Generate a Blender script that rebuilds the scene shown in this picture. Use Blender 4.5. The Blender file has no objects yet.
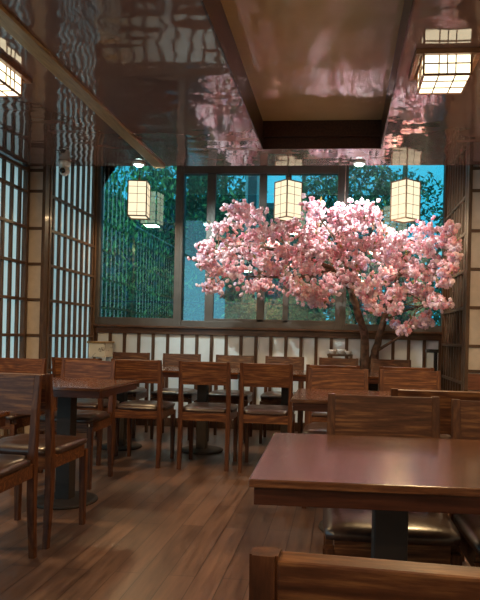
import bpy, bmesh, math, random
from mathutils import Vector, Matrix
random.seed(11)
C = bpy.context.scene.collection
R = math.radians
PI = math.pi

# ------------------------------------------------------------------ helpers
class MB:
    """collects shapes, builds ONE mesh object"""
    def __init__(s):
        s.bm = bmesh.new()
    def box(s, x0, x1, y0, y1, z0, z1, bev=0.0, mi=0):
        t = bmesh.new()
        bmesh.ops.create_cube(t, size=1)
        for v in t.verts:
            v.co = Vector(((x0+x1)/2+v.co.x*(x1-x0), (y0+y1)/2+v.co.y*(y1-y0), (z0+z1)/2+v.co.z*(z1-z0)))
        if bev:
            bmesh.ops.bevel(t, geom=list(t.edges), offset=bev, segments=2, affect='EDGES', profile=0.6)
        s.merge(t, mi)
        return s
    def merge(s, t, mi=0):
        for f in t.faces: f.material_index = mi
        me = bpy.data.meshes.new('tmp'); t.to_mesh(me); t.free()
        s.bm.from_mesh(me); bpy.data.meshes.remove(me)
    def sweep(s, pts, w, d, bev=0.0, mi=0):
        """square section (w in x, d in y) swept through pts; w,d scalars or lists"""
        t = bmesh.new(); rings = []
        for i, p in enumerate(pts):
            ww = w[i] if isinstance(w, (list, tuple)) else w
            dd = d[i] if isinstance(d, (list, tuple)) else d
            rings.append([t.verts.new((p[0]+a*ww/2, p[1]+b*dd/2, p[2])) for a, b in ((-1,-1),(1,-1),(1,1),(-1,1))])
        for a, b in zip(rings, rings[1:]):
            for k in range(4):
                t.faces.new((a[k], a[(k+1)%4], b[(k+1)%4], b[k]))
        t.faces.new(rings[0][::-1]); t.faces.new(rings[-1])
        if bev:
            es = [e for e in t.edges if abs((e.verts[0].co-e.verts[1].co).normalized().z) > .5]
            bmesh.ops.bevel(t, geom=es, offset=bev, segments=2, affect='EDGES')
        s.merge(t, mi); return s
    def tube(s, pts, rad, n=8, mi=0, caps=True):
        t = bmesh.new(); rings = []
        pts = [Vector(p) for p in pts]
        for i, p in enumerate(pts):
            r = rad[i] if isinstance(rad, (list, tuple)) else rad
            d = (pts[min(i+1, len(pts)-1)]-pts[max(i-1, 0)]).normalized()
            u = d.cross(Vector((0,0,1)) if abs(d.z) < .9 else Vector((1,0,0))).normalized(); v = d.cross(u)
            rings.append([t.verts.new(p+(u*math.cos(k*2*PI/n)+v*math.sin(k*2*PI/n))*r) for k in range(n)])
        for a, b in zip(rings, rings[1:]):
            for k in range(n):
                t.faces.new((a[k], a[(k+1)%n], b[(k+1)%n], b[k]))
        if caps:
            t.faces.new(rings[0][::-1]); t.faces.new(rings[-1])
        bmesh.ops.recalc_face_normals(t, faces=list(t.faces))
        for f in t.faces: f.smooth = True
        s.merge(t, mi); return s
    def lathe(s, prof, n=24, c=(0,0,0), mi=0, smooth=True):
        t = bmesh.new(); rings = []
        for r, z in prof:
            rings.append([t.verts.new((c[0]+max(r,1e-4)*math.cos(k*2*PI/n), c[1]+max(r,1e-4)*math.sin(k*2*PI/n), c[2]+z)) for k in range(n)])
        for a, b in zip(rings, rings[1:]):
            for k in range(n):
                t.faces.new((a[k], a[(k+1)%n], b[(k+1)%n], b[k]))
        t.faces.new(rings[0][::-1]); t.faces.new(rings[-1])
        for f in t.faces: f.smooth = smooth
        bmesh.ops.recalc_face_normals(t, faces=list(t.faces))
        s.merge(t, mi); return s
    def xform(s, m):
        bmesh.ops.transform(s.bm, matrix=m, verts=list(s.bm.verts)); return s
    def build(s, name, mat, parent=None, loc=None):
        me = bpy.data.meshes.new(name)
        bmesh.ops.recalc_face_normals(s.bm, faces=list(s.bm.faces)) if False else None
        s.bm.to_mesh(me); s.bm.free()
        for m in (mat if isinstance(mat, (list, tuple)) else [mat]): me.materials.append(m)
        o = bpy.data.objects.new(name, me); C.objects.link(o)
        if parent is not None: o.parent = parent
        if loc is not None: o.location = loc
        return o

def tag(o, label, cat, group=None):
    o['label'] = label; o['category'] = cat
    if group: o['group'] = group
    return o
def thing(name, label, cat, loc=(0,0,0), rz=0, group=None):
    o = bpy.data.objects.new(name, None); C.objects.link(o)
    o.empty_display_size = .1
    o.location = loc; o.rotation_euler = (0,0,rz)
    return tag(o, label, cat, group)
def struct(o):
    o['kind'] = 'structure'; return o
def dup(root, loc, rz, label, group=None):
    r = root.copy(); C.objects.link(r); r.location = loc; r.rotation_euler = (0,0,rz)
    r['label'] = label
    if group: r['group'] = group
    for ch in list(root.children):
        c = ch.copy(); C.objects.link(c); c.parent = r
        for g in list(ch.children):
            d = g.copy(); C.objects.link(d); d.parent = c
    return r

# ------------------------------------------------------------------ materials
def mat(name):
    m = bpy.data.materials.new(name); m.use_nodes = True
    nt = m.node_tree; nt.nodes.clear()
    out = nt.nodes.new('ShaderNodeOutputMaterial')
    return m, nt, out
def N(nt, typ, **kw):
    n = nt.nodes.new(typ)
    for k, v in kw.items():
        if k in n.inputs: n.inputs[k].default_value = v
        else: setattr(n, k, v)
    return n
def principled(nt, out, col, rough, metal=0, coat=0, spec=.5):
    b = nt.nodes.new('ShaderNodeBsdfPrincipled')
    b.inputs['Base Color'].default_value = (*col, 1); b.inputs['Roughness'].default_value = rough
    b.inputs['Metallic'].default_value = metal; b.inputs['Coat Weight'].default_value = coat
    b.inputs['Coat Roughness'].default_value = .12
    b.inputs['Specular IOR Level'].default_value = spec
    nt.links.new(b.outputs[0], out.inputs[0]); return b
def simple(name, col, rough=.5, metal=0, coat=0, var=.15, scale=6.0, bump=0.0):
    m, nt, out = mat(name); b = principled(nt, out, col, rough, metal, coat)
    tc = N(nt, 'ShaderNodeTexCoord'); nz = N(nt, 'ShaderNodeTexNoise', Scale=scale, Detail=5.0)
    nt.links.new(tc.outputs['Object'], nz.inputs['Vector'])
    r = N(nt, 'ShaderNodeValToRGB')
    r.color_ramp.elements[0].position = .3; r.color_ramp.elements[1].position = .7
    r.color_ramp.elements[0].color = (*[c*(1-var) for c in col], 1); r.color_ramp.elements[1].color = (*[min(1, c*(1+var)) for c in col], 1)
    nt.links.new(nz.outputs[0], r.inputs[0]); nt.links.new(r.outputs[0], b.inputs['Base Color'])
    if bump:
        bp = N(nt, 'ShaderNodeBump', Strength=bump, Distance=.01)
        nt.links.new(nz.outputs[0], bp.inputs['Height']); nt.links.new(bp.outputs[0], b.inputs['Normal'])
    return m
def wood(name, dark, mid, light, axis='X', rough=.45, coat=.08, freq=26.0, scale=1.0, spec=.28):
    m, nt, out = mat(name); b = principled(nt, out, mid, rough, 0, coat, spec)
    tc = N(nt, 'ShaderNodeTexCoord'); oi = N(nt, 'ShaderNodeObjectInfo')
    off = N(nt, 'ShaderNodeVectorMath', operation='SCALE'); off.inputs[0].default_value = (7.3, 5.1, 3.7)
    nt.links.new(oi.outputs['Random'], off.inputs['Scale'])
    add = N(nt, 'ShaderNodeVectorMath', operation='ADD')
    nt.links.new(tc.outputs['Object'], add.inputs[0]); nt.links.new(off.outputs[0], add.inputs[1])
    mp = N(nt, 'ShaderNodeMapping')
    sc = {'X': (.75, 8.5, 8.5), 'Y': (8.5, .75, 8.5), 'Z': (8.5, 8.5, .75)}[axis]
    mp.inputs['Scale'].default_value = [a*scale for a in sc]
    nt.links.new(add.outputs[0], mp.inputs['Vector'])
    n1 = N(nt, 'ShaderNodeTexNoise', Scale=1.3, Detail=1.5, Roughness=.45)
    nt.links.new(mp.outputs[0], n1.inputs['Vector'])
    mul = N(nt, 'ShaderNodeMath', operation='MULTIPLY'); mul.inputs[1].default_value = freq*2.4
    sn = N(nt, 'ShaderNodeMath', operation='SINE')
    nt.links.new(n1.outputs[0], mul.inputs[0]); nt.links.new(mul.outputs[0], sn.inputs[0])
    n2 = N(nt, 'ShaderNodeTexNoise', Scale=9.0, Detail=6.0, Roughness=.7)
    nt.links.new(mp.outputs[0], n2.inputs['Vector'])
    mx = N(nt, 'ShaderNodeMath', operation='MULTIPLY_ADD'); mx.inputs[1].default_value = .075; mx.inputs[2].default_value = 0
    nt.links.new(sn.outputs[0], mx.inputs[0])
    ad = N(nt, 'ShaderNodeMath', operation='ADD'); nt.links.new(mx.outputs[0], ad.inputs[0]); nt.links.new(n2.outputs[0], ad.inputs[1])
    r = N(nt, 'ShaderNodeValToRGB'); e = r.color_ramp.elements
    e[0].position = .22; e[0].color = (*dark, 1); e[1].position = .8; e[1].color = (*light, 1)
    k = e.new(.5); k.color = (*mid, 1)
    nt.links.new(ad.outputs[0], r.inputs[0]); nt.links.new(r.outputs[0], b.inputs['Base Color'])
    bp = N(nt, 'ShaderNodeBump', Strength=.12, Distance=.004)
    nt.links.new(ad.outputs[0], bp.inputs['Height']); nt.links.new(bp.outputs[0], b.inputs['Normal'])
    return m
def emit(name, col, s, var=.12):
    m, nt, out = mat(name)
    em = N(nt, 'ShaderNodeEmission', Strength=s); tc = N(nt, 'ShaderNodeTexCoord')
    nz = N(nt, 'ShaderNodeTexNoise', Scale=14.0, Detail=3.0); nt.links.new(tc.outputs['Object'], nz.inputs['Vector'])
    r = N(nt, 'ShaderNodeValToRGB'); r.color_ramp.elements[0].color = (*[c*(1-var) for c in col], 1); r.color_ramp.elements[1].color = (*col, 1)
    nt.links.new(nz.outputs[0], r.inputs[0]); nt.links.new(r.outputs[0], em.inputs[0]); nt.links.new(em.outputs[0], out.inputs[0])
    return m

DK, MD, LT = (.028,.008,.003), (.085,.028,.011), (.26,.108,.036)
W_X = wood('chair_wood_across', DK, MD, LT, 'X', freq=34)
W_Z = wood('chair_wood_upright', DK, (.075,.024,.009), (.16,.06,.02), 'Z')
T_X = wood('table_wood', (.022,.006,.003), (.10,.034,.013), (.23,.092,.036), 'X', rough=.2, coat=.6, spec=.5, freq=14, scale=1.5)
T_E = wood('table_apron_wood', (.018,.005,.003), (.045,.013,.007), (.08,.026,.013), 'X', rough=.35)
F_Z = wood('frame_wood_upright', (.035,.018,.010), (.085,.045,.026), (.14,.08,.048), 'Z', rough=.45, coat=.1)
F_X = wood('frame_wood_across', (.035,.018,.010), (.085,.045,.026), (.14,.08,.048), 'X', rough=.45, coat=.1)
F_Y = wood('frame_wood_long', (.035,.018,.010), (.09,.047,.027), (.15,.085,.05), 'Y', rough=.45, coat=.1)
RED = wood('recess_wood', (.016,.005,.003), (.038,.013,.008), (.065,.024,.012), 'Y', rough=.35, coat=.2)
BATTEN = wood('batten_wood', (.16,.095,.045), (.30,.19,.085), (.42,.28,.13), 'Y', rough=.35, coat=.3)
DADO = wood('dado_wood', (.03,.013,.007), (.075,.034,.018), (.12,.06,.034), 'Z', rough=.4, coat=.1)
SILL = wood('sill_wood', (.035,.014,.008), (.085,.038,.02), (.13,.065,.037), 'X', rough=.35, coat=.2)
SKIRT = wood('skirting_wood', (.07,.022,.012), (.17,.06,.03), (.25,.10,.05), 'X', rough=.4, coat=.2)
LEATHER = simple('dark_leather', (.036,.016,.011), .32, 0, .2, .3, 60, .08)
IRON = simple('black_iron', (.020,.012,.009), .65, .0, 0, .2, 20, .05)
PLASTER = simple('wall_plaster', (.52,.45,.37), .8, 0, 0, .08, 9, .03)
PAPERW = simple('beige_paper', (.50,.42,.36), .85, 0, 0, .10, 12, .03)
WHITE = simple('white_panel', (.66,.70,.74), .6, 0, 0, .06, 5)
WPLAS = simple('white_plastic', (.75,.74,.70), .35, 0, .2, .04, 5)
BLKP = simple('black_plastic', (.015,.015,.017), .25, 0, .3, .1, 5)
ALU = simple('dark_window_frame', (.085,.075,.07), .45, .25, 0, .12, 8)
BARK = simple('bark', (.13,.07,.045), .85, 0, 0, .55, 22, .6)
CERAM = simple('white_ceramic', (.8,.76,.76), .25, 0, .3, .03, 5)
POT = simple('planter_glaze', (.05,.035,.028), .4, 0, .3, .2, 8)
SOIL = simple('soil', (.03,.02,.014), .95, 0, 0, .4, 40, .6)
GRIDM = simple('lantern_grid_wood', (.16,.09,.045), .5, 0, 0, .2, 20)
LFRAME = wood('lantern_frame_wood', (.10,.038,.015), (.20,.08,.032), (.30,.13,.06), 'X', rough=.35, coat=.3)
LAMP_C = emit('ceiling_lantern_paper', (1,.84,.55), 2.6)
LAMP_P = emit('pendant_lantern_paper', (1,.83,.55), 1.15, .2)
LED = emit('led_face', (.70,1,.92), 10)

# lacquered ceiling
def lacquer(name, c0, c1, rough, wob, ior):
    m, nt, out = mat(name); b = principled(nt, out, c0, rough)
    b.inputs['IOR'].default_value = ior
    tc = N(nt, 'ShaderNodeTexCoord')
    nz = N(nt, 'ShaderNodeTexNoise', Scale=1.6, Detail=4.0); nt.links.new(tc.outputs['Object'], nz.inputs['Vector'])
    r = N(nt, 'ShaderNodeValToRGB'); r.color_ramp.elements[0].color = (*c0, 1); r.color_ramp.elements[1].color = (*c1, 1)
    r.color_ramp.elements[0].position = .35; r.color_ramp.elements[1].position = .65
    nt.links.new(nz.outputs[0], r.inputs[0]); nt.links.new(r.outputs[0], b.inputs['Base Color'])
    mp = N(nt, 'ShaderNodeMapping'); mp.inputs['Scale'].default_value = (.55, 1.0, 1)
    nt.links.new(tc.outputs['Object'], mp.inputs['Vector'])
    n2 = N(nt, 'ShaderNodeTexNoise', Scale=6.5, Detail=1.2, Roughness=.4); nt.links.new(mp.outputs[0], n2.inputs['Vector'])
    bp = N(nt, 'ShaderNodeBump', Strength=1.0, Distance=wob)
    nt.links.new(n2.outputs[0], bp.inputs['Height']); nt.links.new(bp.outputs[0], b.inputs['Normal'])
    return m
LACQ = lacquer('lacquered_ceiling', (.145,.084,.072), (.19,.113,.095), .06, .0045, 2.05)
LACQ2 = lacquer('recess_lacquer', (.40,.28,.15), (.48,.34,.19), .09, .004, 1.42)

# floor planks
def floor_mat():
    m, nt, out = mat('plank_floor'); b = principled(nt, out, (.1,.06,.045), .3)
    tc = N(nt, 'ShaderNodeTexCoord'); mp = N(nt, 'ShaderNodeMapping'); mp.inputs['Rotation'].default_value = (0,0,R(90))
    nt.links.new(tc.outputs['Object'], mp.inputs['Vector'])
    br = N(nt, 'ShaderNodeTexBrick', Scale=1.0); br.offset = .37
    br.inputs['Brick Width'].default_value = 1.1; br.inputs['Row Height'].default_value = .122
    br.inputs['Mortar Size'].default_value = .0025; br.inputs['Color1'].default_value = (.0,.0,.0,1); br.inputs['Color2'].default_value = (1,1,1,1)
    br.inputs['Mortar'].default_value = (.3,.3,.3,1)
    nt.links.new(mp.outputs[0], br.inputs['Vector'])
    m2 = N(nt, 'ShaderNodeMapping'); m2.inputs['Scale'].default_value = (14, 1.2, 1); nt.links.new(tc.outputs['Object'], m2.inputs['Vector'])
    nz = N(nt, 'ShaderNodeTexNoise', Scale=2.2, Detail=7.0, Roughness=.65); nt.links.new(m2.outputs[0], nz.inputs['Vector'])
    ad = N(nt, 'ShaderNodeMath', operation='MULTIPLY_ADD'); ad.inputs[1].default_value = .22
    nt.links.new(br.outputs['Color'], ad.inputs[0]); nt.links.new(nz.outputs[0], ad.inputs[2])
    r = N(nt, 'ShaderNodeValToRGB'); e = r.color_ramp.elements
    e[0].position = .3; e[0].color = (.026,.012,.008,1); e[1].position = .85; e[1].color = (.17,.094,.066,1)
    nt.links.new(ad.outputs[0], r.inputs[0])
    mm = N(nt, 'ShaderNodeMixRGB'); mm.blend_type = 'MULTIPLY'
    mm.inputs[2].default_value = (.35,.3,.3,1); nt.links.new(br.outputs['Fac'], mm.inputs[0]); nt.links.new(r.outputs[0], mm.inputs[1])
    nt.links.new(mm.outputs[0], b.inputs['Base Color'])
    rr = N(nt, 'ShaderNodeMapRange'); rr.inputs['To Min'].default_value = .24; rr.inputs['To Max'].default_value = .46
    nt.links.new(nz.outputs[0], rr.inputs['Value']); nt.links.new(rr.outputs[0], b.inputs['Roughness'])
    bp = N(nt, 'ShaderNodeBump', Strength=.25, Distance=.003); nt.links.new(ad.outputs[0], bp.inputs['Height']); nt.links.new(bp.outputs[0], b.inputs['Normal'])
    return m
FLOOR = floor_mat()

# window glass: tinted, reflecting
def glass(name, tint, ior=1.5):
    m, nt, out = mat(name)
    tr = N(nt, 'ShaderNodeBsdfTransparent'); tr.inputs[0].default_value = (*tint, 1)
    gl = N(nt, 'ShaderNodeBsdfGlossy'); gl.inputs['Roughness'].default_value = .0; gl.inputs[0].default_value = (1,1,1,1)
    fr = N(nt, 'ShaderNodeFresnel'); fr.inputs[0].default_value = ior
    mx = N(nt, 'ShaderNodeMixShader'); nt.links.new(fr.outputs[0], mx.inputs[0]); nt.links.new(tr.outputs[0], mx.inputs[1]); nt.links.new(gl.outputs[0], mx.inputs[2])
    nt.links.new(mx.outputs[0], out.inputs[0]); return m
GLASS = glass('teal_tinted_glass', (.37,.82,.88), 2.3)

# translucent shoji paper, daylit from outside
def shoji():
    m, nt, out = mat('shoji_paper')
    d = N(nt, 'ShaderNodeBsdfDiffuse'); d.inputs[0].default_value = (.72,.72,.70,1)
    t = N(nt, 'ShaderNodeBsdfTranslucent'); t.inputs[0].default_value = (1,.90,.84,1)
    mx = N(nt, 'ShaderNodeMixShader'); mx.inputs[0].default_value = .72
    nt.links.new(d.outputs[0], mx.inputs[1]); nt.links.new(t.outputs[0], mx.inputs[2]); nt.links.new(mx.outputs[0], out.inputs[0])
    return m
SHOJI = shoji()

def petal(name, col):
    m, nt, out = mat(name)
    oi = N(nt, 'ShaderNodeTexCoord'); nz = N(nt, 'ShaderNodeTexNoise', Scale=30.0); nt.links.new(oi.outputs['Object'], nz.inputs['Vector'])
    r = N(nt, 'ShaderNodeValToRGB'); r.color_ramp.elements[0].position = .35; r.color_ramp.elements[1].position = .65
    r.color_ramp.elements[0].color = (*[c*.85 for c in col], 1); r.color_ramp.elements[1].color = (*[min(1, c*1.1) for c in col], 1)
    nt.links.new(nz.outputs[0], r.inputs[0])
    d = N(nt, 'ShaderNodeBsdfDiffuse'); t = N(nt, 'ShaderNodeBsdfTranslucent')
    nt.links.new(r.outputs[0], d.inputs[0]); nt.links.new(r.outputs[0], t.inputs[0])
    mx = N(nt, 'ShaderNodeMixShader'); mx.inputs[0].default_value = .35
    nt.links.new(d.outputs[0], mx.inputs[1]); nt.links.new(t.outputs[0], mx.inputs[2]); nt.links.new(mx.outputs[0], out.inputs[0])
    return m
PINKS = [petal('petal_rose', (.93,.54,.60)), petal('petal_pale', (.95,.73,.79)), petal('petal_deep', (.85,.38,.47)), petal('petal_lilac', (.78,.60,.80))]
GREEN = petal('blossom_leaf', (.25,.20,.08))
def leafm(name, col):
    return petal(name, col)
LEAFS = [leafm('leaf_dark', (.05,.11,.075)), leafm('leaf_mid', (.17,.27,.14)), leafm('leaf_bright', (.62,.62,.22))]

# ------------------------------------------------------------------ room shell
CE = 2.645; EDGE = 5.5; GZ = 6.8
XL, XR = -3.02, 1.30          # main room side walls
AL, AR = -2.86, 1.13          # window alcove side faces
YB = -2.4
struct(MB().box(-3.4, 1.7, YB-.1, 7.0, -.1, 0).build('floor', FLOOR))
RX0, RX1, RY0, RY1, RZ = -.69, .31, .4, 5.0, 2.86
m = MB()
m.box(XL-.1, RX0, YB, EDGE, CE, 3.0); m.box(RX1, XR+.1, YB, EDGE, CE, 3.0)
m.box(RX0, RX1, RY1, EDGE, CE, 3.0); m.box(RX0, RX1, YB, RY0, CE, 3.0)
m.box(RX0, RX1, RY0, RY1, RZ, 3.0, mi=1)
m.box(XL-.1, XR+.1, EDGE, GZ+.2, 3.2, 3.3, mi=2)
m.box(XL-.1, XR+.1, EDGE-.1, EDGE, 3.0, 3.3, mi=2)
struct(m.build('ceiling', [LACQ, LACQ2, PLASTER]))
# recess lining and lip
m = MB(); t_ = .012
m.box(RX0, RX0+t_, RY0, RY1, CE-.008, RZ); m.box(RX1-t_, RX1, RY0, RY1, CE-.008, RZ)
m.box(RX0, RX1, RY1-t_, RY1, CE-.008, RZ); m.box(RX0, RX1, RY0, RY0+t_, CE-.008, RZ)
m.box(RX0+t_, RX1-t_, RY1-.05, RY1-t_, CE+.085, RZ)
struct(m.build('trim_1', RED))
struct(MB().box(-1.765, -1.67, YB, EDGE, CE-.022, CE, .003).build('trim_2', BATTEN))

# left wall: shoji screen in a wall opening all along, solid band above the ceiling and a low base
m = MB()
m.box(XL-.12, XL-.06, YB, 5.6, 0, .30); m.box(XL-.12, XL-.06, YB, 5.6, CE-.02, 3.3)
m.box(AL-.12, AL-.06, 5.6, GZ, 0, .30); m.box(AL-.12, AL-.06, 5.6, GZ, 3.0, 3.3)
struct(m.build('wall_left', PLASTER))
m = MB()
m.box(XR+.0, XR+.1, YB, 5.60, 0, 2.7); m.box(AR+.05, XR+.1, 5.60, GZ, 0, 3.3)
struct(m.build('wall_right', PLASTER))
struct(MB().box(XL-.1, XR+.1, YB-.1, YB, 0, 2.9).build('wall_back', PLASTER))
SILLZ = 1.085
struct(MB().box(AL-.2, AR+.3, GZ, GZ+.14, 0, SILLZ).build('wall_front', WHITE))
struct(MB().box(AL, AR, GZ-.02, GZ, 0, .10, .004).build('baseboard_front', DADO))
# dado slats and sill rail
m = MB(); n = 24
for i in range(n):
    x = AL+.02+(AR-AL-.04)*i/(n-1)
    m.box(x-.018, x+.018, GZ-.022, GZ, .1, SILLZ, .003)
struct(m.build('trim_3', DADO))
m = MB(); m.box(AL, AR, GZ-.035, GZ, SILLZ-.02, SILLZ+.05, .004); m.box(AL, AR, GZ-.075, GZ+.02, SILLZ+.05, SILLZ+.075, .005)
struct(m.build('trim_4', SILL))

# ------------------------------------------------------------------ windows
WB, WT = SILLZ+.075, 3.18
def window(name, x0, x1, fr, panes, mulls):
    o = MB()
    o.box(x0, x0+fr[0], GZ-.03, GZ+.09, WB, WT, .004); o.box(x1-fr[1], x1, GZ-.03, GZ+.09, WB, WT, .004)
    o.box(x0+fr[0], x1-fr[1], GZ-.026, GZ+.086, WB, WB+fr[2], .004); o.box(x0+fr[0], x1-fr[1], GZ-.026, GZ+.086, WT-fr[3], WT, .004)
    w = struct(o.build(name, ALU))
    s = MB()
    for a, b, z0, z1 in mulls: s.box(a, b, GZ-.005, GZ+.05, z0, z1, .004)
    if mulls: s.build('window_sash', ALU, w)
    for a, b, z0, z1 in panes:
        MB().box(a, b, GZ+.018, GZ+.024, z0, z1).build('window_pane', GLASS, w)
    return w
window('window_1', AL, -1.86, (.04,.06,.09,.06), [(AL+.04, -1.92, WB+.09, WT-.06)], [])
zb, zt = WB+.07, 2.925
window('window_2', -1.86, .03, (.03,.09,.07,WT-zt), [(-1.83, -1.545, zb, zt), (-1.47, -.95, zb, zt), (-.875, -.64, zb, zt), (-.60, -.06, zb, zt)],
       [(-1.56, -1.46, zb, zt), (-.955, -.87, zb, zt), (-.655, -.59, zb, zt), (-1.47, -.06, zb, zb+.03)])
window('window_3', .03, AR+.05, (.03,.06,.07,.06), [(.06, AR-.01, WB+.07, WT-.06)], [])

# ------------------------------------------------------------------ lattice screens
RAILS = [.335, .68, 1.025, 1.37, 1.715, 2.06, 2.40]
def lattice(label, x, y0, y1, sgn, top, panel_mat, first=.0, step=.136):
    """screen lying in the plane x=const; slats on the room side (sgn=+1: room is at +x)"""
    t = thing('lattice_screen', label, 'screen', (x, (y0+y1)/2, 0), 0)
    L = (y1-y0)/2
    def bx(m, a0, a1, b0, b1, c0, c1, bev=.002):
        m.box(min(a0*sgn, a1*sgn), max(a0*sgn, a1*sgn), b0, b1, c0, c1, bev)
    for b in (-L, L-.04):
        p = MB(); bx(p, -.05, .012, b, b+.04, 0, top); p.build('post', F_Z, t)
    for z in RAILS+[top-.03]:
        if z > top: continue
        p = MB(); bx(p, -.028, .008, -L+.04, L-.04, z-.014, z+.014); p.build('rail', F_Y, t)
    p = MB(); y = -L+.04+first
    while y < L-.06:
        bx(p, -.028, 0, y-.014, y+.014, .1, top-.04, .0015); y += step
    p.build('slats', F_Z, t)
    p = MB(); bx(p, -.034, .006, -L+.04, L-.04, .02, .1); p.build('bottom_rail', F_Y, t)
    p = MB(); bx(p, -.044, -.036, -L+.03, L-.03, .05, top-.02, 0); p.build('paper_panel', panel_mat, t)
    return t
lattice('wooden lattice screen with daylit white paper, left of the left paper pillar', XL, 2.3, EDGE+.03, 1, CE-.005, SHOJI, .06)
lattice('wooden lattice screen with white paper between the left paper pillar and the window', AL, 5.63, GZ-.04, 1, 3.15, SHOJI, .07)
lattice('wooden lattice screen with dark slats beside the right end of the window', AR, 5.59, GZ-.04, -1, 3.15, PAPERW, .07)
# paper pillars facing the room
def pillar(label, x0, x1, y, top, low, up=3.16):
    t = thing('paper_pillar', label, 'pillar', ((x0+x1)/2, y, 0))
    w = (x1-x0)/2
    for a in (-w, w-.032):
        MB().box(a, a+.032, -.02, .06, 0, up, .003).build('post', F_Z, t)
    for z in [.80 if low else .68, 1.025, 1.37, 1.715, 2.06, 2.42, top-.02]:
        MB().box(-w+.032, w-.032, -.012, .03, z-.014, z+.014, .002).build('rail', F_X, t)
    MB().box(-w+.03, w-.03, .0, .05, .05, up-.02).build('paper_panel', PAPERW, t)
    if low:
        q = MB()
        for k in range(5): q.box(-w+.032, w-.032, -.014, .0, .02+k*.153, .165+k*.153, .003)
        q.build('wooden_skirting', SKIRT, t)
    return t
pillar('narrow pillar of beige paper panels between the two left lattice screens', XL-.045, AL+.005, 5.56, CE-.004, False)
pillar('beige paper pillar with wooden skirting at the right picture edge', AR-.01, XR-.005, 5.52, CE-.004, True)

# ------------------------------------------------------------------ chairs
def make_chair(label):
    t = thing('dining_chair', label, 'chair')
    W, H = .42, .86
    for s in (-1, 1):
        x = s*(W/2-.018)
        MB().sweep([(x, -.205, 0), (x, -.185, .25), (x, -.182, .45), (x, -.20, .70), (x, -.222, H)],
                   [.028,.034,.035,.031,.028], [.030,.038,.042,.034,.026], .003).build('leg', W_Z, t)
        MB().sweep([(x, .182, 0), (x, .18, .42)], [.028,.038], [.028,.038], .003).build('leg', W_Z, t)
    b = MB().box(-W/2+.031, W/2-.031, -.012, .012, -.0925, .0925, .003)
    b.xform(Matrix.Translation((0, -.209, H-.095)) @ Matrix.Rotation(R(7.5), 4, 'X'))
    b.build('backrest', W_X, t)
    f = MB()
    f.box(-W/2+.034, W/2-.034, -.197, -.172, .385, .452, .002); f.box(-W/2+.034, W/2-.034, .172, .197, .385, .452, .002)
    for s in (-1, 1): f.box(s*(W/2-.018)-.012, s*(W/2-.018)+.012, -.165, .165, .385, .452, .002)
    f.build('seat_frame', W_X, t)
    # domed cushion
    bm = bmesh.new(); nx, ny = 12, 12; g = []
    hw, hd = W/2+.004, .205
    def P(i, j, top):
        u, v = -1+2*i/nx, -1+2*j/ny
        e = max(0, 1-abs(u)**5)**.5*max(0, 1-abs(v)**5)**.5
        puck = .004*math.sin(u*7+1)*math.cos(v*6)
        cr = 1-.05*(abs(u*v)**3)
        z = .452+(.022+.022*e+puck*e if top else 0.0)
        return bm.verts.new((u*hw*cr*(1 if top else .99), v*hd*cr+.006, z))
    T = [[P(i, j, True) for j in range(ny+1)] for i in range(nx+1)]
    B = [[P(i, j, False) for j in range(ny+1)] for i in range(nx+1)]
    for i in range(nx):
        for j in range(ny):
            bm.faces.new((T[i][j], T[i+1][j], T[i+1][j+1], T[i][j+1])); bm.faces.new((B[i][j], B[i][j+1], B[i+1][j+1], B[i+1][j]))
    for i in range(nx):
        bm.faces.new((T[i][0], B[i][0], B[i+1][0], T[i+1][0])); bm.faces.new((T[i+1][ny], B[i+1][ny], B[i][ny], T[i][ny]))
    for j in range(ny):
        bm.faces.new((T[0][j+1], B[0][j+1], B[0][j], T[0][j])); bm.faces.new((T[nx][j], B[nx][j], B[nx][j+1], T[nx][j+1]))
    for fc in bm.faces: fc.smooth = True
    bmesh.ops.recalc_face_normals(bm, faces=list(bm.faces))
    # rear corners stay between the rear posts
    for v in bm.verts:
        if v.co.y < -.15 and abs(v.co.x) > W/2-.042: v.co.x = math.copysign(W/2-.042, v.co.x)
    q = MB(); q.merge(bm); cu = q.build('seat_cushion', LEATHER, t)
    for p in cu.data.polygons: p.use_smooth = True
    return t
BACK = 0.0; FACE = PI
G = 'dark wooden dining chairs with leather seats'
chairs = [
 # x, y of the chair centre, rotation (0 = seat points away from the camera)
 (.14, .79, R(-4), 'dark wooden chair from behind, its striped backrest filling the lower right corner'),
 (.171, 2.05, FACE+R(1), 'glossy grained wooden chair facing us behind the nearest right table'),
 (.615, 1.98, FACE+R(1), 'wooden chair facing us, cut by the right picture edge behind the nearest right table'),
 (.425, 2.81, R(1), 'red-brown chair turned away, directly behind the glossy chair of the nearest right table'),
 (-.005, 3.94, FACE, 'left one of two light grained chairs facing us across the second right table'),
 (.492, 3.98, FACE+R(1), 'right one of two light grained chairs facing us across the second right table'),
 (-.05, 4.86, R(1), 'dark chair back to back behind the left light chair of the second right table'),
 (.515, 4.88, 0, 'dark chair back to back behind the right light chair of the second right table'),
 (-1.605, 4.87, R(-1), 'dark chair seen from behind, leftmost in the aisle, overlapped by the left tabletop'),
 (-1.055, 4.87, 0, 'dark chair seen from behind, middle of the three in the centre aisle'),
 (-.565, 4.85, R(1), 'right one of the three dark chairs seen from behind in the centre aisle'),
 (-2.10, 4.87, 0, 'dark chair turned away, mostly hidden behind the light chair of the left table'),
 (-1.865, 4.12, FACE, 'light yellowish chair facing us over the far edge of the left table'),
 (-2.42, 4.14, FACE+R(-1), 'greyish chair facing us left of the yellowish chair of the left table'),
 (-1.60, 3.045, R(-2), 'dark chair seen from behind pulled up to the near edge of the left table'),
 (-1.605, 2.50, FACE+R(1), 'wooden chair facing us with cathedral grain, at the lower left picture edge'),
]
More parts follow.
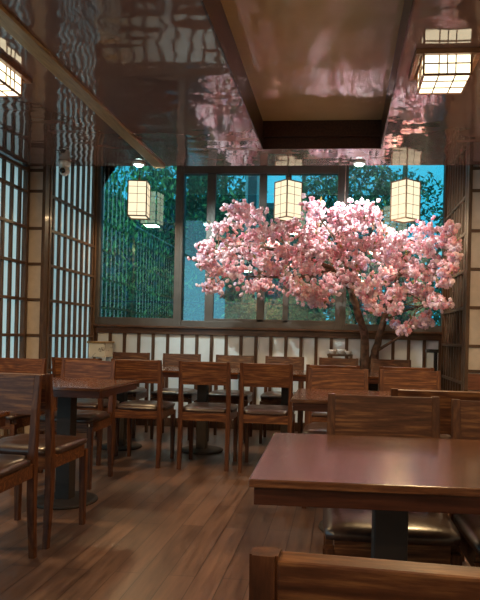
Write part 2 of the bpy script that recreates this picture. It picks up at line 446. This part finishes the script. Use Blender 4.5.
far = [(-2.252,'nearest the white cabinet'), (-1.684,'second from the left'), (-1.109,'third from the left'), (-.57,'fourth from the left'),
       (-.009,'just left of the cherry trunk'), (.538,'just right of the cherry trunk')]
proto = make_chair(chairs[0][3]); proto['group'] = G
for i, (x, y, rz, lb) in enumerate(chairs):
    if i == 0: proto.location = (x, y, 0); proto.rotation_euler = (0, 0, rz)
    else: dup(proto, (x, y, 0), rz, lb, G)
for k, (x, lb) in enumerate(far):
    dup(proto, (x, 6.12, 0), FACE+R((-1, 1, 0, 1, -1, 0)[k]), 'chair facing us in the last row below the window, '+lb, 'chairs in the last row below the window')

# ------------------------------------------------------------------ tables
def make_table(label, w=.70, d=.66):
    t = thing('dining_table', label, 'table')
    MB().box(-w/2, w/2, -d/2, d/2, .731, .75, .003).build('tabletop', T_X, t)
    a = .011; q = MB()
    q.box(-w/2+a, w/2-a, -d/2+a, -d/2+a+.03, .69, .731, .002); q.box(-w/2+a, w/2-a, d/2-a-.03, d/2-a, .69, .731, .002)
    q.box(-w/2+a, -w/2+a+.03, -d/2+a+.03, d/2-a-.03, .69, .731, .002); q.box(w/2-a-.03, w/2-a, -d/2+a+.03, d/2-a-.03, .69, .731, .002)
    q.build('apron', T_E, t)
    p = MB(); p.box(-.045, .045, -.045, .045, .02, .715, .004); p.box(-.16, .16, -.16, .16, .715, .73)
    p.build('pedestal', IRON, t)
    MB().lathe([(.01,0), (.195,0), (.20,.006), (.197,.014), (.17,.019), (.06,.024), (.01,.024)], 40).build('base_plate', IRON, t)
    return t
TG = 'dark wooden pedestal tables'
tb = [
 (.148, 1.665, R(1.2), 'large glossy brown tabletop nearest to us at the right'),
 (.105, 3.40, R(.5), 'second brown table from us at the right, behind the glossy grained chair'),
 (-1.70, 3.64, R(0), 'brown table at the left with a chair on its near and far side'),
 (-1.645, 1.94, R(0), 'table of which only a dark corner shows at the left picture edge'),
]
tp = make_table(tb[0][3]); tp['group'] = TG
for i, (x, y, rz, lb) in enumerate(tb):
    if i == 0: tp.location = (x, y, 0); tp.rotation_euler = (0, 0, rz)
    else: dup(tp, (x, y, 0), rz, lb, TG)
row = make_table('brown table in the window row, leftmost, behind the yellowish chair', .765, .66); row['group'] = 'tables joined in the window row'
row.location = (-2.02, 5.45, 0)
for x, lb in ((-1.245, 'brown table in the window row, behind the middle dark chair of the aisle'), (-.47, 'brown table in the window row, behind the right one of the three aisle chairs'),
              (.305, 'brown table in the window row, in front of the cherry trunk')):
    dup(row, (x, 5.45, 0), 0, lb)

# ------------------------------------------------------------------ lanterns
GLOW = []
def ceiling_lantern(label, x, y):
    t = thing('ceiling_lantern', label, 'lantern', (x, y, CE), 0, 'square paper lanterns on the ceiling')
    w, h = .127, .122; GLOW.append((x, y, CE-.133, 34))
    f = MB()
    for s in (-1, 1):
        f.box(-.175, .175, s*.162-.013, s*.162+.013, -.028, 0, .003); f.box(s*.162-.013, s*.162+.013, -.149, .149, -.028, 0, .003)
    for s in (-1, 1): f.box(s*.075-.006, s*.075+.006, -.149, .149, -.012, 0)
    f.build('mounting_frame', LFRAME, t)
    sh = MB().box(-w, w, -w, w, -h, -.014).build('paper_shade', LAMP_C, t)
    e = MB(); b = .0055
    for sx in (-1, 1):
        for sy in (-1, 1): e.box(sx*w-b, sx*w+b, sy*w-b, sy*w+b, -h-b, -.0, 0)
    for s in (-1, 1):
        for z in (-h, -.010):
            e.box(-w, w, s*w-b, s*w+b, z-b, z+b); e.box(s*w-b, s*w+b, -w, w, z-b, z+b)
    e.build('shade_frame', LFRAME, t)
    g = MB(); c = .0032
    for k in (-.045, .0, .045):
        for s in (-1, 1):
            g.box(k-c, k+c, s*w-c*1.4, s*w+c*1.4, -h, -.01); g.box(s*w-c*1.4, s*w+c*1.4, k-c, k+c, -h, -.01)
    for s in (-1, 1):
        g.box(-w, w, s*w-c*1.4, s*w+c*1.4, -.062-c, -.062+c); g.box(s*w-c*1.4, s*w+c*1.4, -w, w, -.062-c, -.062+c)
    for k in (-.045, .045):
        g.box(k-c, k+c, -w, w, -h-c*1.4, -h+c); g.box(-w, w, k-c, k+c, -h-c*1.4, -h+c)
    g.build('shade_grid', GRIDM, sh)
    return t
lant = ceiling_lantern('square paper lantern flush on the ceiling at the upper right', .55, 3.47)
dup(lant, (-2.13, 3.42, CE), 0, 'square paper lantern flush on the ceiling at the upper left picture edge'); GLOW.append((-2.13, 3.42, CE-.133, 34))
for x, y in ((.62, .35), (-2.13, .3), (-2.13, -1.6), (.62, -1.6)):
    dup(lant, (x, y, CE), 0, 'square paper lantern flush on the ceiling behind the camera', 'ceiling lanterns behind the camera'); GLOW.append((x, y, CE-.133, 24 if x < 0 else 8))

def pendant(label, x, y, rz, z0):
    t = thing('pendant_lantern', label, 'lantern', (x, y, z0), rz, 'tall paper pendant lanterns before the window')
    w, h = .102, .40
    sh = MB().box(-w, w, -w, w, .012, h-.012).build('paper_shade', LAMP_P, t)
    e = MB(); b = .006
    for sx in (-1, 1):
        for sy in (-1, 1): e.box(sx*w-b, sx*w+b, sy*w-b, sy*w+b, 0, h)
    for s in (-1, 1):
        for z in (.006, h-.006):
            e.box(-w-b, w+b, s*w-b, s*w+b, z-b, z+b); e.box(s*w-b, s*w+b, -w-b, w+b, z-b, z+b)
    e.box(-w, w, -.006, .006, h-.008, h+.0); e.box(-.012, .012, -.012, .012, h, h+.05)
    e.build('frame', GRIDM, t)
    g = MB(); c = .0022
    for k in (0,):
        for s in (-1, 1):
            g.box(k-c, k+c, s*w-c*1.4, s*w+c*1.4, 0, h); g.box(s*w-c*1.4, s*w+c*1.4, k-c, k+c, 0, h)
    for z in (.05, .15, .25, .33):
        for s in (-1, 1):
            g.box(-w, w, s*w-c*1.4, s*w+c*1.4, z-c, z+c); g.box(s*w-c*1.4, s*w+c*1.4, -w, w, z-c, z+c)
    g.build('shade_grid', GRIDM, sh)
    MB().tube([(0,0,h+.04), (0,0,3.2-z0)], .004, 6).build('cord', BLKP, t)
    return t
PEND = [(-2.29, 6.58, 2.37), (-.585, 6.4, 2.325), (.638, 6.25, 2.29)]
pend = pendant('paper pendant lantern hanging before the left window, square to us', PEND[0][0], PEND[0][1], R(8), PEND[0][2])
dup(pend, PEND[1], R(45), 'paper pendant lantern hanging corner-on over the left half of the cherry blossoms')
dup(pend, PEND[2], R(42), 'paper pendant lantern hanging corner-on before the right window')

# LED downlights at the ceiling edge
def led(label, x, y):
    t = thing('downlight', label, 'downlight', (x, y, CE), 0, 'small cool white ceiling downlights')
    MB().lathe([(.04,0), (.06,0), (.06,-.014), (.05,-.022), (.04,-.014)], 20).build('rim', WPLAS, t)
    MB().lathe([(.001,-.004), (.042,-.004), (.042,-.018), (.03,-.032), (.001,-.038)], 20).build('led_face', LED, t)
    return t
l0 = led('cool white downlight at the ceiling edge above the left window', -1.89, 5.40)
dup(l0, (.137, 5.40, CE), 0, 'cool white downlight at the ceiling edge above the cherry tree')
for x, y in ((-1.2, 1.2), (.8, 1.2), (-1.2, -1.0), (.4, -1.0)):  # unseen extra downlights, added to carry fill light into the room
    dup(l0, (x, y, CE), 0, 'unseen ceiling downlight added behind the camera as fill light', 'added fill downlights behind the camera')

# CCTV camera
t = thing('security_camera', 'white dome security camera under the ceiling at the left lattice', 'camera', (-2.585, 5.36, CE))
MB().lathe([(.01,0), (.055,0), (.055,-.02), (.045,-.05), (.03,-.06), (.01,-.06)], 24).build('base', WPLAS, t)
hb = MB().lathe([(.005,.045), (.03,.042), (.045,.02), (.048,0), (.045,-.02), (.032,-.034), (.005,-.036)], 24)
hb.xform(Matrix.Translation((.004,-.006,-.085)) @ Matrix.Rotation(R(75), 4, 'X') @ Matrix.Rotation(R(0), 4, 'Y'))
hb = hb.build('housing', WPLAS, t)
lb = MB().lathe([(.003,.0), (.027,.0), (.027,.014), (.018,.024), (.003,.027)], 20)
lb.xform(Matrix.Translation((.006,-.042,-.093)) @ Matrix.Rotation(R(80), 4, 'X'))
lb.build('lens', BLKP, hb)['label'] = 'black camera lens'

# ------------------------------------------------------------------ cherry tree
CL = [(-1.39, 6.07, 1.97), (-1.42, 6.19, 1.83), (-1.36, 6.25, 1.57), (-1.32, 6.39, 1.75), (-1.29, 6.19, 2.19), (-1.13, 6.37, 2.32), (-0.96, 5.48, 2.23), (-0.85, 5.97, 2.27), (-0.97, 6.1, 2.34), (-1.16, 6.35, 2.07), (-0.82, 5.56, 2.01), (-0.62, 5.62, 2.06), (-0.5, 5.79, 2.12), (-0.96, 5.46, 1.67), (-0.76, 5.67, 1.77), (-0.53, 5.73, 1.87), (-0.81, 6.37, 1.62), (-0.92, 6.22, 1.58), (-0.45, 5.61, 1.59), (-0.43, 6.25, 1.84), (-0.26, 5.59, 2.27), (-0.28, 6.07, 2.27), (-0.31, 5.5, 2.01), (-0.21, 6.32, 2.15), (0.0, 5.66, 2.25), (-0.06, 5.67, 2.2), (-0.02, 6.43, 2.21), (-0.13, 6.32, 1.96), (-0.29, 5.74, 1.74), (-0.06, 6.41, 1.79), (-0.3, 5.99, 1.54), (-0.29, 6.13, 1.46), (0.19, 5.65, 2.26), (0.18, 6.39, 2.3), (0.07, 6.14, 2.22), (0.34, 6.42, 2.34), (0.43, 6.34, 2.2), (0.1, 5.75, 1.98), (0.29, 5.81, 1.99), (0.49, 5.62, 1.97), (0.73, 5.46, 2.04), (0.72, 5.35, 1.89), (0.71, 6.13, 2.01), (0.89, 5.12, 2.0), (0.87, 5.18, 1.91), (0.92, 5.01, 1.84), (0.92, 5.0, 1.75), (0.84, 5.48, 1.78), (0.08, 6.03, 1.68), (0.3, 5.46, 1.58), (0.23, 5.5, 1.5), (0.35, 5.63, 1.34), (0.3, 6.41, 1.45), (0.5, 5.65, 1.5), (0.73, 6.21, 1.61), (0.8, 5.68, 1.5), (0.85, 5.13, 1.56), (0.81, 5.39, 1.42), (0.86, 5.21, 1.38), (0.49, 5.49, 1.35), (0.57, 6.4, 1.24), (0.58, 5.54, 1.16), (0.69, 5.79, 1.24), (0.78, 5.67, 1.27), (0.8, 5.67, 1.23), (-0.02, 6.0, 1.92), (0.17, 5.76, 1.8), (0.41, 5.77, 1.87), (0.54, 5.63, 1.79), (0.66, 5.53, 1.72), (-0.1, 5.6, 1.56), (0.52, 6.45, 1.75), (-0.2, 5.61, 1.89), (-0.34, 5.5, 1.87), (-0.77, 6.44, 2.02), (-0.92, 5.98, 1.91), (-0.65, 5.86, 1.74), (-1.12, 5.69, 1.84), (0.82, 5.64, 1.67), (0.87, 5.01, 1.65), (-0.2, 6.29, 1.49), (-0.38, 5.58, 1.51)]
tree = thing('cherry_tree', 'artificial cherry tree full of pink blossoms before the window', 'tree', (.30, 6.58, 0))
TO = Vector((.30, 6.58, 0))
def loc(p): return Vector(p)-TO
def wob(pts, amp, n=4):
    o = []
    pts = [Vector(p) for p in pts]
    for a, b in zip(pts, pts[1:]):
        for k in range(n):
            o.append(a.lerp(b, k/n)+(Vector((random.uniform(-1,1), random.uniform(-1,1), random.uniform(-.4,.4)))*amp if (k or len(o)) else Vector()))
    o.append(pts[-1]); return o
def taper(pts, r0, r1): return [r0+(r1-r0)*i/(len(pts)-1) for i in range(len(pts))]
segs = []
def limb(name, pts, r0, r1, amp=.008, parent=tree):
    w = wob(pts, amp); segs.extend(w)
    return MB().tube([loc(p) for p in w], taper(w, r0, r1), 9).build(name, BARK, parent)
limb('trunk', [(.30,6.58,.318), (.29,6.57,.6), (.285,6.55,.86), (.265,6.5,1.1), (.175,6.42,1.38), (.095,6.35,1.6)], .056, .036)
limb('trunk', [(.33,6.60,.318), (.36,6.58,.80), (.385,6.55,.93), (.47,6.5,1.28), (.55,6.42,1.58), (.60,6.35,1.75)], .05, .026)
B = []
B.append(limb('branch', [(.095,6.35,1.6), (-.1,6.2,1.78), (-.45,6.05,1.92), (-.85,6.0,1.97), (-1.2,6.1,1.98), (-1.36,6.2,1.95)], .03, .008, .012))
B.append(limb('branch', [(.095,6.35,1.6), (.05,6.2,1.8), (-.05,6.1,2.05), (-.2,6.0,2.22)], .028, .007, .01))
B.append(limb('branch', [(-.1,6.2,1.78), (-.4,5.95,1.66), (-.75,5.9,1.66), (-1.1,6.1,1.68)], .02, .006, .012))
B.append(limb('branch', [(-.45,6.05,1.92), (-.7,6.0,2.1), (-.98,6.05,2.3)], .017, .006, .01))
B.append(limb('branch', [(.095,6.35,1.6), (.15,6.0,1.85), (.28,5.9,2.1), (.32,5.95,2.25)], .026, .006, .01))
B.append(limb('branch', [(.60,6.35,1.75), (.62,6.1,1.9), (.72,5.85,2.0)], .022, .006, .01))
B.append(limb('branch', [(.60,6.35,1.75), (.72,5.9,1.72), (.85,5.5,1.72), (.95,5.2,1.78)], .022, .006, .012))
B.append(limb('branch', [(.385,6.55,.93), (.55,6.4,1.05), (.72,6.2,1.16), (.84,6.0,1.25)], .018, .006, .008))
B.append(limb('branch', [(.47,6.5,1.28), (.65,6.1,1.36), (.85,5.6,1.42)], .015, .005, .008))
_ico = bmesh.new(); bmesh.ops.create_icosphere(_ico, subdivisions=2, radius=1)
ICO_V = [v.co.copy() for v in _ico.verts]; ICO_F = [[v.index for v in f.verts] for f in _ico.faces]; _ico.free()
def flower(m, c, r, mi, rnd):
    """a double blossom: a puff with five lobes of crowded petals"""
    bm = m.bm
    ax = Vector((rnd.uniform(-1,1), rnd.uniform(-1,1), rnd.uniform(-.6,1))).normalized()
    u = ax.orthogonal().normalized(); v = ax.cross(u); ph = rnd.uniform(0, 6)
    vs = []
    for q in ICO_V:
        a = math.atan2(q.y, q.x); e = 1-abs(q.z)
        k = 1+.30*e*math.cos(5*a+ph)+.16*math.cos(9*q.z+3*a)+rnd.uniform(-.10,.10)
        vs.append(bm.verts.new(c+(u*q.x+v*q.y+ax*q.z*.72)*(r*k)))
    for t in ICO_F:
        f = bm.faces.new([vs[i] for i in t]); f.material_index = mi if rnd.random() < .8 else 1
rnd = random.Random(3)
for ci, (x, y, z) in enumerate(CL):
    c = Vector((x, y, z))
    m = MB()
    near = min(segs, key=lambda p: (p-c).length)
    if (near-c).length < .9:
        mid = near.lerp(c, .5)+Vector((0,0,.04))
        m.tube([loc(near), loc(mid), loc(c)], [.006,.005,.003], 5, mi=4, caps=False)
    lil = z < 1.33 and x > .2
    rx, rz_ = rnd.uniform(.082,.115), rnd.uniform(.064,.092)
    fl = .62 if (lil or x > .8 or (z < 1.45 and x > 0)) else 1.0
    rx *= fl; rz_ *= fl
    for k in range(int(rnd.randint(58, 74)*(fl if fl > .9 else .5))):
        q = Vector((rnd.gauss(0,.55)*rx, rnd.gauss(0,.6)*.12, rnd.gauss(0,.55)*rz_))
        p = c+q
        if p.x > (1.0 if p.y > 5.3 else .96): continue
        if abs(p.x-AR) < .06 and p.y > 5.42: continue
        if p.y > 6.74: continue
        if any(abs(p.x-lx) < .21 and abs(p.y-ly) < .21 and p.z > lz-.06 for lx, ly, lz in PEND): continue
        t_ = rnd.random()
        mi = (3 if t_ < .45 else 1) if lil and t_ < .8 else (1 if t_ < .45 else 0 if t_ < .84 else 2 if t_ < .96 else 3)
        flower(m, loc(p), rnd.uniform(.015,.026), mi, rnd)
    for k in range(3):
        p = c+Vector((rnd.uniform(-1,1)*rx, rnd.uniform(-1,1)*.12, rnd.uniform(-1,1)*rz_))
        if p.x > AR-.06: continue
        d = Vector((rnd.uniform(-1,1), rnd.uniform(-1,1), rnd.uniform(-1,1))).normalized()*.03; s_ = d.orthogonal()*.4
        f = m.bm.faces.new([m.bm.verts.new(loc(p)+w) for w in (-d, s_, d, -s_)]); f.material_index = 5
    m.build('blossoms', [*PINKS, BARK, GREEN], tree)
# planter
t = thing('planter', 'low dark round planter holding the cherry tree', 'planter', (.315, 6.58, 0))
MB().lathe([(.02,0), (.10,0), (.12,.02), (.155,.30), (.16,.33), (.15,.335), (.145,.29), (.02,.285)], 32).build('pot', POT, t)
MB().lathe([(.001,.286), (.144,.286), (.142,.30), (.05,.312), (.001,.315)], 24).build('soil', SOIL, t)

# thin cord hanging from the alcove ceiling into the crown
tag(MB().tube([(0.03,6.35,3.2), (.02,6.35,2.7), (.02,6.34,2.40)], .004, 6).build('hanging_cord', simple('cord_pink', (.45,.30,.26), .6)), 'thin pale cord hanging straight down into the cherry crown', 'cord')

# white cabinet in the left corner
t = thing('white_cabinet', 'small white marbled cabinet with a wooden top in the left window corner', 'cabinet', (-2.70, 6.60, 0))
def marble():
    m, nt, out = mat('white_marble'); b = principled(nt, out, (.7,.66,.58), .35)
    tc = N(nt, 'ShaderNodeTexCoord'); nz = N(nt, 'ShaderNodeTexNoise', Scale=11.0, Detail=4.0, Distortion=1.5); nt.links.new(tc.outputs['Object'], nz.inputs['Vector'])
    r = N(nt, 'ShaderNodeValToRGB'); e = r.color_ramp.elements
    e[0].position = .33; e[0].color = (.16,.11,.08,1); e[1].position = .42; e[1].color = (.72,.66,.55,1)
    nt.links.new(nz.outputs[0], r.inputs[0]); nt.links.new(r.outputs[0], b.inputs['Base Color']); return m
MB().box(-.095, .095, -.12, .12, .79, .945, .004).build('body', marble(), t)
MB().box(-.11, .11, -.135, .13, .945, .968, .004).build('top', BATTEN, t)
for sx in (-1, 1):
    for sy in (-1, 1): MB().box(sx*.075-.02, sx*.075+.02, sy*.1-.018, sy*.1+.018, 0, .79, .002).build('leg', WHITE, t)
MB().box(-.055, .055, -.10, .10, .25, .27).build('shelf', WHITE, t)

# black corner stand at the right
t = thing('corner_stand', 'small black stand with a flat top in the right window corner', 'stand', (1.0, 6.62, 0))
MB().box(-.065, .065, -.06, .06, .935, .972, .004).build('top', BLKP, t)
MB().box(.018, .056, -.02, .02, .02, .935, .003).build('post', BLKP, t)
MB().box(-.05, .065, -.08, .08, 0, .02, .004).build('foot', BLKP, t)

# little side stand with white cups, left of the trunk
t = thing('side_stand', 'narrow wooden stand carrying white cups left of the cherry trunk', 'stand', (.01, 6.55, 0))
MB().box(-.14, .135, -.10, .10, .875, .895, .003).build('top', F_X, t)
for sx in (-1, 1):
    for sy in (-1, 1): MB().box(sx*.12-.012, sx*.12+.012, sy*.08-.012, sy*.08+.012, 0, .875, .002).build('leg', F_Z, t)
def cup(label, x, y, s):
    o = MB().lathe([(.005,0), (.025,0), (.03,.006), (.045,.03), (.05,.045), (.046,.045), (.04,.03), (.02,.01), (.005,.009)], 20).build('tea_cup', CERAM, None, (x, y, .895))
    o.scale = (s, s, s); return tag(o, label, 'cup', 'white cups on the side stand')
cup('low white cup, left of three on the stand by the cherry trunk', -.07, 6.52, 1.0)
cup('taller white cup, middle of three on the stand by the cherry trunk', .02, 6.54, 1.1)
cup('small white cup, right of three on the stand nearest to the cherry trunk', .095, 6.52, .8)

# ------------------------------------------------------------------ outside
struct(MB().box(-40, 40, GZ+.14, 60, -1.2, -1.0).build('ground', simple('street', (.22,.27,.30), .8, 0, 0, .25, .8)))
def tree_out(label, x, y, blobs, nleaf, lm, trunk_r=.14, ls=.10, seed=1, droop=.0):
    rr = random.Random(seed)
    t = thing('street_tree', label, 'tree', (x, y, -1.0), 0, 'trees outside the window')
    m = MB()
    top = max(b[2] for b in blobs)
    m.tube([(0,0,0), (.08,0,1.0), (-.05,.05,2.0), (.05,0,top+.6)], [trunk_r, trunk_r*.8, trunk_r*.65, trunk_r*.3], 9)
    for b in blobs:
        m.tube([(0,0,1.2+rr.random()*.8), (b[0]*.5, b[1]*.5, b[2]*.8+.2), (b[0], b[1], b[2])], [trunk_r*.4, trunk_r*.25, .02], 6)
    m.build('trunk', BARK, t)
    f = MB()
    tot = sum(b[3]**2 for b in blobs)
    for b in blobs:
        for k in range(int(nleaf*b[3]**2/tot)):
            d = Vector((rr.gauss(0,1), rr.gauss(0,1), rr.gauss(0,1))).normalized()*b[3]*rr.uniform(.35,1)**.6
            p = Vector(b[:3])+Vector((d.x, d.y, d.z*.85))
            n1 = Vector((rr.gauss(0,.6), rr.gauss(0,.6), rr.gauss(0,.6)-droop)).normalized()*ls*rr.uniform(.6,1.2)
            s_ = n1.cross(Vector((rr.gauss(0,1), rr.gauss(0,1), rr.gauss(0,1)))).normalized()*ls*.35
            fc = f.bm.faces.new([f.bm.verts.new(p+q) for q in (-n1, s_, n1, -s_)])
            fc.material_index = rr.choices((0,1,2), lm)[0]
    f.build('foliage', LEAFS, t)
    return t
tree_out('bright green drooping tree filling the left window', -4.85, 10.9, [(-.3,0,4.3,1.3),(.6,-.2,3.6,1.1),(-.6,.1,2.8,1.1),(.7,.2,4.9,1.1),(.3,0,2.2,.8),(1.2,.3,2.7,.8)], 11000, (.35,.4,.25), .12, .062, 2, 1.2)
tree_out('dark green tree behind the narrow window pane left of the cherry crown', -3.3, 12.8, [(0,0,4.6,1.2),(.2,.2,3.4,1.1),(-.3,0,5.6,1.1),(.1,0,2.3,.9)], 5500, (.6,.35,.05), .14, .085, 4)
tree_out('dull green tree far behind the window pane left of the pale blue tower', -3.45, 17.0, [(0,0,6.6,1.3),(.4,.2,5.2,1.2),(-.5,0,4.4,1.2),(.5,.1,3.6,1.0),(.2,0,8.0,1.1)], 6000, (.45,.5,.05), .16, .10, 14)
tree_out('dark bushy tree behind the middle pendant lantern', -.9, 13.2, [(.3,0,4.6,1.0),(1.0,.2,5.4,1.1),(1.2,0,4.0,1.0),(.3,0,3.2,.9),(1.0,.1,2.4,1.1),(0,0,1.9,.9)], 7000, (.6,.35,.05), .14, .08, 5)
tree_out('dark tree with open branches behind the right window', 1.2, 12.3, [(-.7,0,4.3,.9),(.1,.2,4.9,.8),(-.3,0,3.3,1.0),(.7,0,3.4,.8),(-.9,.1,5.2,.8),(1.2,.2,4.4,.5)], 5500, (.6,.37,.03), .16, .07, 6)
tree_out('green shrub-like tree low behind the cherry trunk', .1, 9.0, [(-.4,0,2.4,.7),(.3,.1,2.8,.7),(.9,0,2.3,.7),(-.9,.2,2.2,.6),(.1,0,1.7,.7)], 6500, (.4,.5,.1), .08, .055, 7)
tree_out('dark leafy shrub low behind the right end of the window', 2.0, 9.3, [(-.5,0,2.4,.7),(.2,.1,3.0,.7),(0,0,3.9,.6),(.5,.1,2.3,.6)], 5500, (.6,.37,.03), .08, .06, 21)
tree_out('green shrub-like tree low behind the left half of the cherry crown', -2.2, 9.0, [(-.6,0,2.3,.6),(.1,.1,2.7,.6),(.8,0,2.2,.6)], 4500, (.45,.48,.07), .07, .06, 23)
tree_out('dark tree low at the bottom of the left window', -3.95, 8.6, [(-.5,0,2.3,.5),(.2,.1,2.6,.5),(.6,0,2.1,.45)], 3000, (.7,.28,.02), .07, .055, 8)
CONC = simple('pale_concrete', (.36,.46,.50), .8, 0, 0, .15, 1.2)
CONC2 = simple('grey_concrete', (.085,.12,.13), .8, 0, 0, .2, 1.2)
WINB = simple('dark_facade_window', (.03,.05,.06), .2, 0, .2, .2, 2)
def building(label, x, y, w, d, h, mat_, rows, cols):
    t = thing('apartment_building', label, 'building', (x, y, -1.0), 0, 'buildings across the street')
    MB().box(-w/2, w/2, -d/2, d/2, 0, h).build('wall', mat_, t)
    MB().box(-w/2-.15, w/2+.15, -d/2-.15, d/2+.15, h, h+.2).build('roof', CONC2, t)
    for r_ in range(rows):
        MB().box(-w/2-.05, w/2+.05, -d/2-.35, -d/2, 1.2+r_*h/rows-.5, 1.3+r_*h/rows-.5).build('balcony_ledge', mat_, t)
        for c in range(cols):
            cx = -w/2+w*(c+.5)/cols
            MB().box(cx-w/cols*.3, cx+w/cols*.3, -d/2-.04, -d/2+.02, 1.2+r_*h/rows, 1.2+r_*h/rows+h/rows*.5).build('window', WINB, t)
    return t
building('grey low building across the street, seen low in the middle panes', -4.2, 22, 7.0, 5, 6.2, CONC2, 3, 5)
building('tall pale blue tower seen between the middle window panes', -2.15, 14.4, .34, .5, 12, CONC, 1, 1)
building('pale building glimpsed through the left window tree', -11.2, 21, 5, 4, 7, CONC, 3, 4)
# railing along the street
t = thing('street_railing', 'thin dark railing running across outside the window', 'railing', (-1, 8.0, -1.0))
for z in (2.2, 2.5): MB().tube([(-6,0,z), (6,0,z)], .012, 6).build('rail', BLKP, t)
for k in range(5): MB().tube([(-6+k*3,0,0), (-6+k*3,0,2.5)], .016, 6).build('post', BLKP, t)

# ------------------------------------------------------------------ light
w = bpy.data.worlds.new('World'); bpy.context.scene.world = w; w.use_nodes = True
nt = w.node_tree; nt.nodes.clear()
out = nt.nodes.new('ShaderNodeOutputWorld'); bg = nt.nodes.new('ShaderNodeBackground')
tc = N(nt, 'ShaderNodeTexCoord'); sp = N(nt, 'ShaderNodeSeparateXYZ'); nt.links.new(tc.outputs['Generated'], sp.inputs[0])
r = N(nt, 'ShaderNodeValToRGB'); r.color_ramp.elements[0].position = .0; r.color_ramp.elements[0].color = (.30,.66,.82,1); r.color_ramp.elements[1].position = .7; r.color_ramp.elements[1].color = (.20,.55,.76,1)
nt.links.new(sp.outputs['Z'], r.inputs[0]); nt.links.new(r.outputs[0], bg.inputs[0]); bg.inputs[1].default_value = 1.4
nt.links.new(bg.outputs[0], out.inputs[0])
def light(name, typ, loc_, energy, col, **kw):
    l = bpy.data.lights.new(name, typ); l.energy = energy; l.color = col
    for k, v in kw.items(): setattr(l, k, v)
    o = bpy.data.objects.new(name, l); C.objects.link(o); o.location = loc_; return o
so = light('outdoor_fill_sun', 'SUN', (0,0,20), 1.6, (1,.95,.72), angle=R(40)); so.rotation_euler = (R(42), 0, R(-12))  # added warm sun lamp, brightens the leaves of the street trees
def aim(o, p):
    o.rotation_euler = (Vector(p)-o.location).to_track_quat('-Z', 'Y').to_euler(); return o
aim(light('downlight_beam_left', 'SPOT', (-1.89,5.40,CE-.03), 300, (.8,1,.95), spot_size=R(110), spot_blend=.6, shadow_soft_size=.03), (-1.0,6.1,1.6))
aim(light('downlight_beam_tree', 'SPOT', (.137,5.40,CE-.03), 260, (.9,1,.95), spot_size=R(150), spot_blend=.6, shadow_soft_size=.03), (.35,6.2,1.0))
for x, y, z, e in GLOW:
    light('lantern_glow', 'AREA', (x, y, z), e, (1,.66,.32), shape='SQUARE', size=.24)
for x, y, z in PEND:
    light('pendant_glow', 'AREA', (x, y, z-.004), 9, (1,.70,.38), shape='SQUARE', size=.15)
for x, y, e in ((-1.2,1.2,32), (.8,1.2,24), (-1.2,-1.0,25), (.4,-1.0,25)):  # fill spots of the added unseen downlights
    aim(light('added_fill_spot', 'SPOT', (x,y,CE-.03), e, (1,.86,.66), spot_size=R(150), spot_blend=.7, shadow_soft_size=.05), (x,y+.8,0))

# ------------------------------------------------------------------ camera
cam = bpy.data.cameras.new('camera'); co = bpy.data.objects.new('camera', cam); C.objects.link(co)
cam.sensor_fit = 'VERTICAL'; cam.sensor_height = 36; cam.lens = 36.0
cam.shift_x = (240-283)/600; cam.shift_y = 36.6/600
cam.clip_start = .02; cam.clip_end = 200
co.matrix_world = Matrix.Translation((0,0,1.07)) @ Matrix.Rotation(R(5.4), 4, 'Z') @ Matrix.Rotation(R(90), 4, 'X') @ Matrix.Rotation(.024, 4, 'Z')
sc = bpy.context.scene; sc.camera = co
sc.view_settings.view_transform = 'Standard'; sc.view_settings.look = 'None'; sc.view_settings.exposure = 0.3; sc.view_settings.gamma = 1.0
sc.cycles.max_bounces = 8; sc.cycles.transparent_max_bounces = 12
